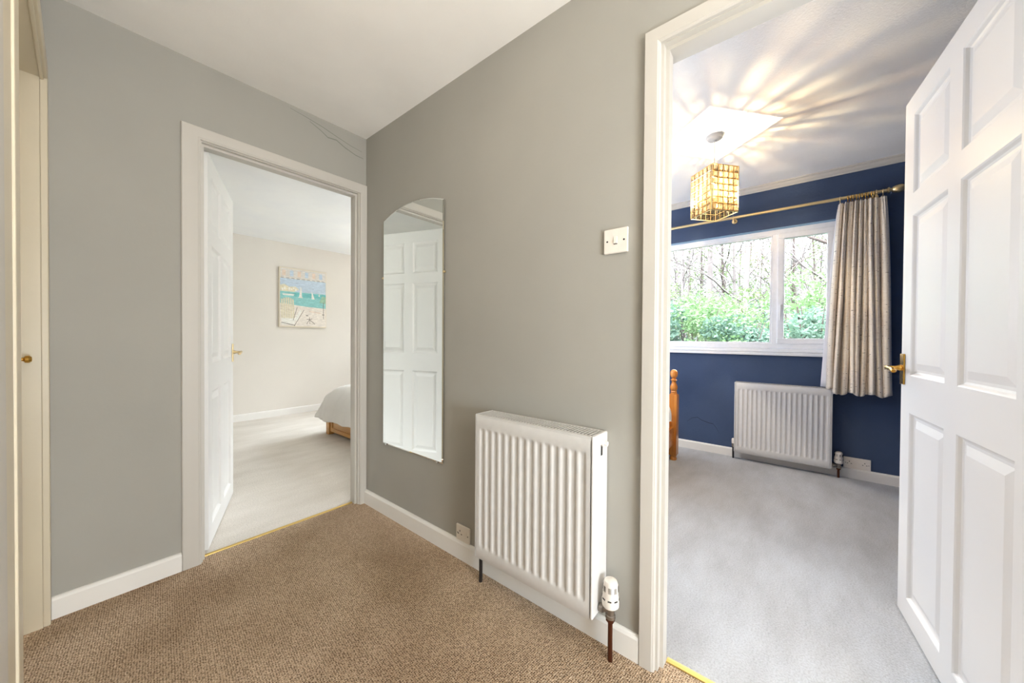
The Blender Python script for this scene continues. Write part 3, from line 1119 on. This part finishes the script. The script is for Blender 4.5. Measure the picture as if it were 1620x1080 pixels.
def cfn(u, v):
    # v: 0 at the bottom, 1 at the heading
    top, bot = 2.128, .668
    z = bot + (top - bot) * v
    y_top = -2.408 - .262 * u
    y_bot = -2.352 - .372 * u
    w = (1 - v) ** .75
    y = y_top * (1 - w) + y_bot * w
    k = max(i for i in range(len(bounds) - 1) if u >= bounds[i] - 1e-9)
    f = (u - bounds[k]) / (bounds[k + 1] - bounds[k])
    amp = (.072 + .014 * sin(k * 2.3)) * (.55 + .45 * (1 - v))
    fold = abs(sin(pi * f)) ** .72
    x = XC + .030 - amp * fold
    # fine pinch pleats near the heading
    hd = max(0, (v - .86) / .14)
    x += .006 * sin(u * 2 * pi * 19) * hd
    y += .004 * sin(2 * pi * f) * (1 - hd) * min(1, .35 + (1 - v) * 1.2)
    # split folds below the heading
    x += .010 * sin(2 * pi * f * 2) * max(0, min(1, (v - .55) / .3)) * (1 if k in (1, 3, 5) else .2)
    # gentle sideways wander
    y += .010 * sin(3.1 * v + k * 1.7) * (1 - v)
    # left leading edge hangs on the radiator, hem slightly uneven
    if v < .02:
        z += .012 * sin(u * 21) + (.024 if u < .10 else 0)
    return (x, y, z)
curtain_sheet(170, 60, cfn, 'drape', CURT, .003)
def lfn(u, v):
    top, bot = 2.10, .706
    z = bot + (top - bot) * v
    y = -2.405 + (.085 * (1 - v) ** .8) - .20 * u
    x = XC + .052 - .010 * sin(u * 6) - .012 * (1 - v) * (1 - u)
    return (x, y, z)
curtain_sheet(30, 24, lfn, 'lining', LINING, .0015)

# ------------------------------------------------------------------ pine bed in the navy room
pb = empty('pine_bed', (1.2, -.66, 0))
tag(pb, 'varnished pine bed with a turned bedpost in the navy room', 'bed')
def bedpost(x, y):
    m = MB()
    s = .034
    m.lathe([(.0, 0), (.026, 0), (.030, .010), (.028, .024), (.023, .030), (.030, .040), (.030, .046)], (x, y, 0), 'Z', 24)
    b = [(s, .046), (s, .575)]
    m.loft([[(x - q + c, y - q, z) if 0 else p for p in ((x - q, y - q, z), (x + q, y - q, z), (x + q, y + q, z), (x - q, y + q, z))] for q, z in ((s - .004, .046), (s, .052), (s, .578), (s - .004, .586))])
    m.lathe([(.027, .584), (.028, .592), (.023, .598), (.027, .606), (.022, .614), (.026, .622), (.031, .640), (.030, .656), (.022, .676), (.017, .692), (.020, .704), (.028, .712), (.020, .720), (.014, .728), (.022, .734), (.029, .748), (.032, .766), (.029, .786), (.020, .800), (.008, .806), (0, .807)], (x, y, 0), 'Z', 24)
    return m
for x in (2.176, .20):
    for y in (-1.322, -.06):
        bedpost(x, y).build('bedpost', PINEZ, pb, smooth=True, angle=35)
for x in (2.176, .20):
    m = MB().box(x - .014, x + .014, -1.288, -.094, .30, .40).box(x - .012, x + .012, -1.288, -.094, .12, .24)
    for k in range(5):
        m.box(x - .0145, x + .0145, -1.288, -.094, .338 + k * .012, .341 + k * .012)
    m.build('end_rail', PINEY, pb, bevel=.003)
for y in (-1.322, -.06):
    MB().box(.235, 2.142, y - .012, y + .012, .14, .30).build('side_rail', PINEY, pb, bevel=.003)
MB().box(.24, 2.13, -1.306, -.076, .26, .46).build('mattress', LINEN, pb, bevel=.03, seg=3)
def quilt(name, x0, x1, y0, y1, zt, zhem, flare, label, sides, seed, rip=1.0, nx=70, ny=56, drop=None, R=.17):
    """draped bedding: top sheet plus overhang rounded over the edges named in sides"""
    rn = random.Random(seed)
    ph = [rn.uniform(0, 6.28) for _ in range(8)]
    ext = drop
    ex0, ex1 = (ext if 'x0' in sides else 0), (ext if 'x1' in sides else 0)
    ey0, ey1 = (ext if 'y0' in sides else 0), (ext if 'y1' in sides else 0)
    m = MB()
    rows = []
    for j in range(ny + 1):
        row = []
        for i in range(nx + 1):
            a = x0 - ex0 + (x1 - x0 + ex0 + ex1) * i / nx
            b = y0 - ey0 + (y1 - y0 + ey0 + ey1) * j / ny
            qx, qy = min(max(a, x0), x1), min(max(b, y0), y1)
            dx, dy = a - qx, b - qy
            dm = max(abs(dx), abs(dy))
            arc = R * pi / 2
            s = (a if abs(dy) > abs(dx) else b)
            edge = min(1, dm / .12)
            wv = (.013 * sin(s * 17 + ph[0]) + .010 * sin(s * 31 + ph[1]) + .006 * sin(s * 53 + ph[2])) * edge * rip

            def fall(d):
                if d < arc:
                    return R * sin(d / R), R * (1 - cos(d / R))
                return R + (d - arc) * flare, R + (d - arc)
            ox, ax_ = fall(abs(dx))
            oy, ay_ = fall(abs(dy))
            down = max(ax_, ay_)
            if abs(dx) > 1e-9: ox = (ox + wv * min(1, abs(dx) / .12)) * (1 if dx > 0 else -1)
            if abs(dy) > 1e-9: oy = (oy + wv * min(1, abs(dy) / .12)) * (1 if dy > 0 else -1)
            puff = (.014 * sin(a * 5 + ph[3]) * sin(b * 6 + ph[4]) + .008 * sin(a * 13 + b * 9 + ph[5])) * (1 - edge * .6)
            row.append(m.bm.verts.new((qx + ox, qy + oy, zt + puff - min(down, zt - zhem + .004 * sin(s * 23)))))
        rows.append(row)
    for j in range(ny):
        for i in range(nx):
            m.face([rows[j][i], rows[j][i + 1], rows[j + 1][i + 1], rows[j + 1][i]])
    o = m.build(name, LINEN, smooth=True, angle=80)
    s = o.modifiers.new('cloth', 'SOLIDIFY')
    s.thickness = .022
    s.offset = -1
    sb = o.modifiers.new('soft', 'SUBSURF')
    sb.levels = sb.render_levels = 1
    return o
q = quilt('duvet', .40, 1.98, -1.19, -.16, .60, .40, .0, '', ('y0',), 5, .5, drop=.36)
tag(q, 'white duvet on the pine bed in the navy room', 'duvet')

# ------------------------------------------------------------------ oak bed in the cream bedroom
ob = empty('oak_bed', (1.55, 1.14, 0))
tag(ob, 'pale oak bed in the cream bedroom under white bedding', 'bed')
for x in (.585, 2.55):
    for y in (.42, 1.850):
        MB().box(x - .03, x + .03, y - .035, y + .035, 0, .30).build('leg', OAK, ob, bevel=.003)
for x in (.585, 2.55):
    m = MB().box(x - .016, x + .016, .456, 1.814, .035, .075).box(x - .016, x + .016, .456, 1.814, .24, .29)
    m.box(x - .016, x + .016, 1.77, 1.814, .075, .24).box(x - .016, x + .016, .456, .50, .075, .24)
    fp = m.build('end_panel', OAK, ob, bevel=.002)
    MB().box(x - .006, x + .006, .50, 1.77, .075, .24).build('inset_panel', OAK, fp)
for y in (.42, 1.850):
    MB().box(.616, 2.519, y - .012, y + .012, .06, .28).build('side_rail', OAK, ob, bevel=.002)
MB().box(.62, 2.52, .44, 1.83, .24, .46).build('mattress', LINEN, ob, bevel=.04, seg=3)
q = quilt('duvet', .79, 2.45, .62, 1.70, .545, .172, .22, '', ('x0', 'y1', 'y0'), 11, .9, drop=.54, R=.27)
tag(q, 'white duvet hanging over the end of the oak bed', 'duvet')

# ------------------------------------------------------------------ beach picture
pic = empty('canvas_picture', (.8275, BY - .015, 1.605))
tag(pic, 'pale seaside canvas picture on the cream bedroom wall', 'picture')
PX0, PX1, PZ0, PZ1 = .523, 1.135, 1.205, 2.018
PYF = BY - .034
CANV = paint('primed_canvas', (226, 216, 196), mott=.04, nscale=220, bump=.2)
MB().box(PX0, PX1, PYF, BY - .0005, PZ0, PZ1).build('canvas', CANV, pic, bevel=.003)
PAINTS = {}
def pnt(rgb, k):
    n = 'picture_' + k
    t = NT(n)
    c = lin(rgb)
    nz = t.noise(t.coord(scale=(1, 1, 3)), 26, 5, .65)
    t.base(t.ramp(nz, [(.3, tuple(x * .82 for x in c)), (.55, c), (.75, tuple(min(1, x * 1.18 + .03) for x in c))]))
    t.set(.8, 0, .2)
    PAINTS[k] = len(PAINTS)
    return t.m
pm = [pnt((222, 218, 212), 'band'), pnt((196, 212, 226), 'sky'), pnt((150, 206, 204), 'sea'), pnt((236, 228, 218), 'sand'), pnt((228, 220, 194), 'straw'),
      pnt((240, 238, 230), 'white'), pnt((138, 130, 122), 'line'), pnt((230, 212, 196), 'rose'), pnt((160, 196, 170), 'leaf'), pnt((124, 194, 194), 'deep')]
pw, ph_ = PX1 - PX0, PZ1 - PZ0
m = MB()
layer = [0]
def poly(k, pts):
    m.mi = PAINTS[k]
    layer[0] += 1
    y = PYF - .0002 - .00012 * layer[0]
    m.face([m.bm.verts.new((PX0 + u * pw, y, PZ0 + v * ph_)) for u, v in pts])
def rect(k, a, b, c, d): poly(k, [(a, b), (c, b), (c, d), (a, d)])
rect('band', .03, .83, .985, .985)
for i in range(6):
    rect('rose' if i % 2 == 0 else 'sky', .06 + i * .155, .86, .13 + i * .155, .955)
for i in range(9):
    rect('line', .03 + i * .108, .822, .09 + i * .108, .83)
rect('sky', .02, .58, .985, .82)
rect('sea', .02, .34, .985, .60)
rect('deep', .3, .52, .985, .59)
poly('straw', [(.02, .60), (.30, .60), (.40, .645), (.33, .69), (.20, .68), (.10, .72), (.02, .70)])
for i in range(7):
    rect('white', .05 + i * .045, .615 + (i % 3) * .015, .08 + i * .045, .65 + (i % 2) * .02)
poly('white', [(.08, .535), (.28, .535), (.31, .56), (.06, .56)])
poly('white', [(.40, .52), (.46, .52), (.45, .67), (.43, .70)])
poly('white', [(.38, .505), (.48, .505), (.47, .525), (.39, .525)])
poly('white', [(.665, .50), (.735, .50), (.67, .64)])
poly('white', [(.82, .555), (.85, .555), (.83, .62)])
poly('leaf', [(.84, .45), (.98, .43), (.985, .55), (.9, .57)])
poly('sand', [(.02, .02), (.985, .02), (.985, .345), (.55, .36), (.02, .40)])
for i in range(6):
    poly('straw', [(.04 + i * .047, .14), (.075 + i * .047, .14), (.068 + i * .044, .47 + .03 * sin(i * .6)), (.036 + i * .044, .47 + .03 * sin(i * .6))])
poly('white', [(.30, .14), (.42, .30), (.45, .28), (.36, .10)])
poly('white', [(.06, .05), (.30, .05), (.34, .15), (.04, .15)])
for a, b, c, d in ((.30, .02, .50, .30), (.28, .12, .36, .34), (.04, .08, .32, .03), (.56, .06, .62, .14), (.62, .14, .74, .06), (.56, .14, .68, .15), (.63, .06, .62, .18), (.93, .16, .93, .45)):
    L_ = sqrt((c - a) ** 2 + (d - b) ** 2)
    nx_, ny_ = -(d - b) / L_ * .005, (c - a) / L_ * .005
    poly('line', [(a + nx_, b + ny_), (c + nx_, d + ny_), (c - nx_, d - ny_), (a - nx_, b - ny_)])
rect('line', .545, .20, .59, .215)
rect('line', .90, .225, .95, .24)
poly('rose', [(.60, .275), (.86, .25), (.86, .27), (.62, .29)])
m.build('painting', pm, pic)

# ------------------------------------------------------------------ outdoors
GZ = -.35
GROUND = paint('leaf_litter_ground', (52, 56, 38), rough=1, mott=.25, nscale=8, bump=.5, bdist=.05)
struct('ground', MB().box(W + .17, 60, -40, 40, GZ - .2, GZ), GROUND, 'woodland ground outside the window', 'ground')


def leafmat(name, a, b):
    t = NT(name)
    nz = t.noise(t.coord(), 2.2, 4, .6)
    t.base(t.ramp(nz, [(.3, lin(a)), (.7, lin(b))]))
    t.set(.6, 0, .3)
    t.b.inputs['Subsurface Weight'].default_value = 0
    tl = t.n('ShaderNodeBsdfTranslucent')
    t.l(t.b.inputs['Base Color'].links[0].from_socket, tl.inputs[0])
    mx = t.n('ShaderNodeMixShader')
    mx.inputs[0].default_value = .35
    t.l(t.b.outputs[0], mx.inputs[1])
    t.l(tl.outputs[0], mx.inputs[2])
    t.l(mx.outputs[0], t.out.inputs[0])
    return t.m


LEAF1 = leafmat('fresh_green_leaves', (66, 92, 56), (98, 122, 80))
LEAF2 = leafmat('blue_green_leaves', (54, 76, 62), (84, 106, 90))
LEAF3 = leafmat('spring_yellow_leaves', (66, 82, 48), (92, 106, 68))
BARK = paint('grey_bark', (98, 90, 88), rough=.95, mott=.2, nscale=20, bump=.6, bdist=.02)
BARKD = paint('brown_bark', (70, 60, 56), rough=.95, mott=.2, nscale=20, bump=.6, bdist=.02)


def leaves(m, c, rx, ry, rz, n, size, rn, shell=True):
    for _ in range(n):
        while True:
            p = Vector((rn.uniform(-1, 1), rn.uniform(-1, 1), rn.uniform(-1, 1)))
            if p.length <= 1 and (not shell or p.length > .45):
                break
        p = Vector((c[0] + p.x * rx, c[1] + p.y * ry, c[2] + p.z * rz))
        a = Vector((rn.gauss(0, 1), rn.gauss(0, 1), rn.gauss(0, .7))).normalized()
        b = a.cross(Vector((rn.gauss(0, 1), rn.gauss(0, 1), rn.gauss(0, 1)))).normalized()
        s = size * rn.uniform(.6, 1.3)
        q = [p - a * s, p + b * s * .45, p + a * s, p - b * s * .45]
        m.face([m.bm.verts.new(v) for v in q])


def shrub(x, y, h, r, mat, label, seed, n=3800, size=.045):
    rn = random.Random(seed)
    root = empty('shrub', (x, y, GZ))
    tag(root, label, 'shrub', 'shrubs outside the window')
    m = MB()
    k = 9
    for i in range(k):
        a = rn.uniform(0, 6.28)
        d = r * rn.uniform(.1, .75)
        zc = GZ + h * rn.uniform(.25, .78)
        q = r * rn.uniform(.40, .62)
        leaves(m, (x + d * cos(a), y + d * sin(a), min(zc, GZ + h - q * .75)), q, q, q * .8, n // k, size, rn)
    m.build('foliage', mat, root)
    m = MB()
    for i in range(6):
        a = rn.uniform(0, 6.28)
        m.tube([(x, y, GZ), (x + r * .2 * cos(a), y + r * .2 * sin(a), GZ + h * .4), (x + r * .5 * cos(a), y + r * .5 * sin(a), GZ + h * .8)], [.025, .018, .006], 5)
    m.build('stem', BARKD, root)


def grow(m, p, d, length, rad, depth, rn, tips, spread=.55):
    pts, rads = [p.copy()], [rad]
    n = 4
    q = p.copy()
    for k in range(n):
        d = (d + Vector((rn.gauss(0, .13), rn.gauss(0, .13), rn.gauss(.03, .07)))).normalized()
        q = q + d * length / n
        pts.append(q.copy())
        rads.append(rad * (1 - .42 * (k + 1) / n))
    m.tube(pts, rads, 7 if rad > .05 else 5)
    tips.append(q.copy())
    if depth > 0:
        for k in range(rn.choice((2, 3, 3))):
            i = rn.choice((2, 3, 4))
            dd = (d + Vector((rn.gauss(0, spread), rn.gauss(0, spread), rn.gauss(.15, .3)))).normalized()
            grow(m, pts[i], dd, length * rn.uniform(.55, .8), max(.010, rads[i] * .66), depth - 1, rn, tips, spread)


def tree(x, y, h, rad, label, seed, mat=BARK, lean=(0, 0), depth=3, leaf=None, nl=0, group='trees outside the window', fork=.42):
    rn = random.Random(seed)
    root = empty('tree', (x, y, GZ))
    tag(root, label, 'tree', group)
    m = MB()
    tips = []
    p = Vector((x, y, GZ))
    pts, rads = [p.copy()], [rad * 1.15]
    n = 10
    for k in range(n):
        p = p + Vector((lean[0] * h / n + rn.gauss(0, .025), lean[1] * h / n + rn.gauss(0, .025), h / n))
        pts.append(p.copy())
        rads.append(rad * (1 - .6 * (k + 1) / n))
    m.tube(pts, rads, 10)
    for k in range(int(n * fork), n + 1):
        for _ in range(2 if k < n else 3):
            a = rn.uniform(0, 6.28)
            d = Vector((cos(a) * .8, sin(a) * .8, rn.uniform(.25, 1.0))).normalized()
            grow(m, pts[k], d, h * rn.uniform(.13, .22), rads[k] * .5, depth - 1, rn, tips)
    m.build('trunk', mat, root, smooth=True, angle=80)
    if leaf and nl:
        m = MB()
        per = max(1, nl // len(tips))
        for t in tips:
            leaves(m, t, .45, .45, .35, per, .05, rn, False)
        m.build('foliage', leaf, root)


# shrubs: front row and second row
for i, (x, y, h, r, mt, lab) in enumerate([
        (6.6, 0.75, 2.75, 1.15, LEAF1, 'bright green shrub at the far left of the window view'),
        (6.4, -.62, 2.05, .95, LEAF1, 'rounded light green shrub low in the left pane'),
        (7.4, -1.25, 2.1, .95, LEAF2, 'blue-green shrub at the foot of the forked trunk'),
        (6.2, -1.35, 1.65, .75, LEAF2, 'low dark green shrub left of the window mullion'),
        (6.5, -2.35, 1.95, .85, LEAF2, 'dark green shrub low in the right pane'),
        (7.8, -2.2, 2.5, 1.0, LEAF1, 'light green shrub behind the right pane'),
        (6.8, -3.5, 2.3, 1.0, LEAF1, 'green shrub seen beside the curtain lining'),
        (8.6, .1, 2.7, 1.25, LEAF3, 'pale yellow-green shrub behind the left shrubs'),
        (9.2, -1.1, 2.35, 1.1, LEAF3, 'pale yellow-green shrub between the tree trunks'),
        (8.2, 1.9, 2.9, 1.3, LEAF1, 'tall green shrub left of the window view'),
        (9.0, -3.2, 2.6, 1.2, LEAF3, 'pale yellow-green shrub at the right of the view'),
        (6.1, .05, 2.0, .75, LEAF2, 'low dark green shrub at the left edge of the left pane'),
        (10.9, 1.6, 2.6, 1.3, LEAF2, 'dark green shrub deep in the woods at the far left'),
        (11.6, .25, 2.4, 1.2, LEAF2, 'dark green shrub behind the thick grey trunk'),
        (11.9, -1.3, 2.3, 1.2, LEAF2, 'dark green shrub behind the forked trunk'),
        (11.2, -2.5, 2.4, 1.2, LEAF2, 'dark green shrub deep behind the right pane')]):
    shrub(x, y, h + .5, r, mt, lab, 100 + i)
# trees that can be told apart
tree(11.4, .02, 9.0, .105, 'thick straight grey trunk in the left pane', 21, fork=.5, depth=3)
tree(10.2, -.98, 8.0, .075, 'forked trunk beside the window mullion', 22, lean=(0, -.02), fork=.38)
tree(10.8, .75, 6.5, .05, 'many-branched bare tree at the left of the window', 23, fork=.28)
tree(10.9, .55, 6.0, .04, 'slim branching tree beside the many-branched one', 24, fork=.30, lean=(0, .02))
tree(12.0, -.55, 8.0, .05, 'slim grey tree in the middle of the left pane', 25, fork=.32)
tree(10.5, -2.75, 7.0, .06, 'grey tree behind the right pane near the curtain', 26, fork=.36)
tree(11.6, -2.2, 7.5, .045, 'slender tree in the middle of the right pane', 27, fork=.34)
# long bare bough across the right pane
m = MB()
rn = random.Random(5)
bo = [Vector((8.4, -1.75, 3.9)), Vector((8.4, -2.0, 3.55)), Vector((8.35, -2.3, 3.2)), Vector((8.3, -2.7, 2.95)), Vector((8.25, -3.2, 2.65)), Vector((8.2, -3.9, 2.1)), Vector((8.2, -4.4, GZ))]
br = empty('tree', (8.2, -4.4, GZ))
tag(br, 'leaning tree with a long bare bough across the right pane', 'tree', 'trees outside the window')
m.tube(bo, [.012, .02, .028, .034, .045, .07, .09], 7)
tips = []
for k in (1, 2, 3, 4):
    for s in (-1, 1):
        grow(m, bo[k], Vector((rn.gauss(0, .3), .6 * rn.choice((-1, 1)), s * .5 + .2)).normalized(), .8, .012, 2, rn, tips, .5)
m.build('trunk', BARKD, br, smooth=True, angle=80)
# woods behind
rn = random.Random(77)
k = 0
for row, (x0, cnt, span) in enumerate(((13.5, 10, 8), (17, 13, 11), (22, 14, 15))):
    for i in range(cnt):
        y = -1.0 + span * (-.5 + (i + rn.uniform(.1, .9)) / cnt) + (.2 if row else 0) * x0 * .12
        tree(x0 + rn.uniform(-1, 1.2), y, rn.uniform(7, 10), rn.uniform(.03, .07), 'slender pale tree in the woods far beyond the window',
             300 + k, mat=BARK if k % 3 else BARKD, lean=(0, rn.uniform(-.05, .05)), depth=2, leaf=LEAF3, nl=900, fork=.2, group='woods beyond the window')
        k += 1

for o in bpy.data.objects:
    for key in ('_org', '_rz', '_local'):
        if key in o:
            del o[key]
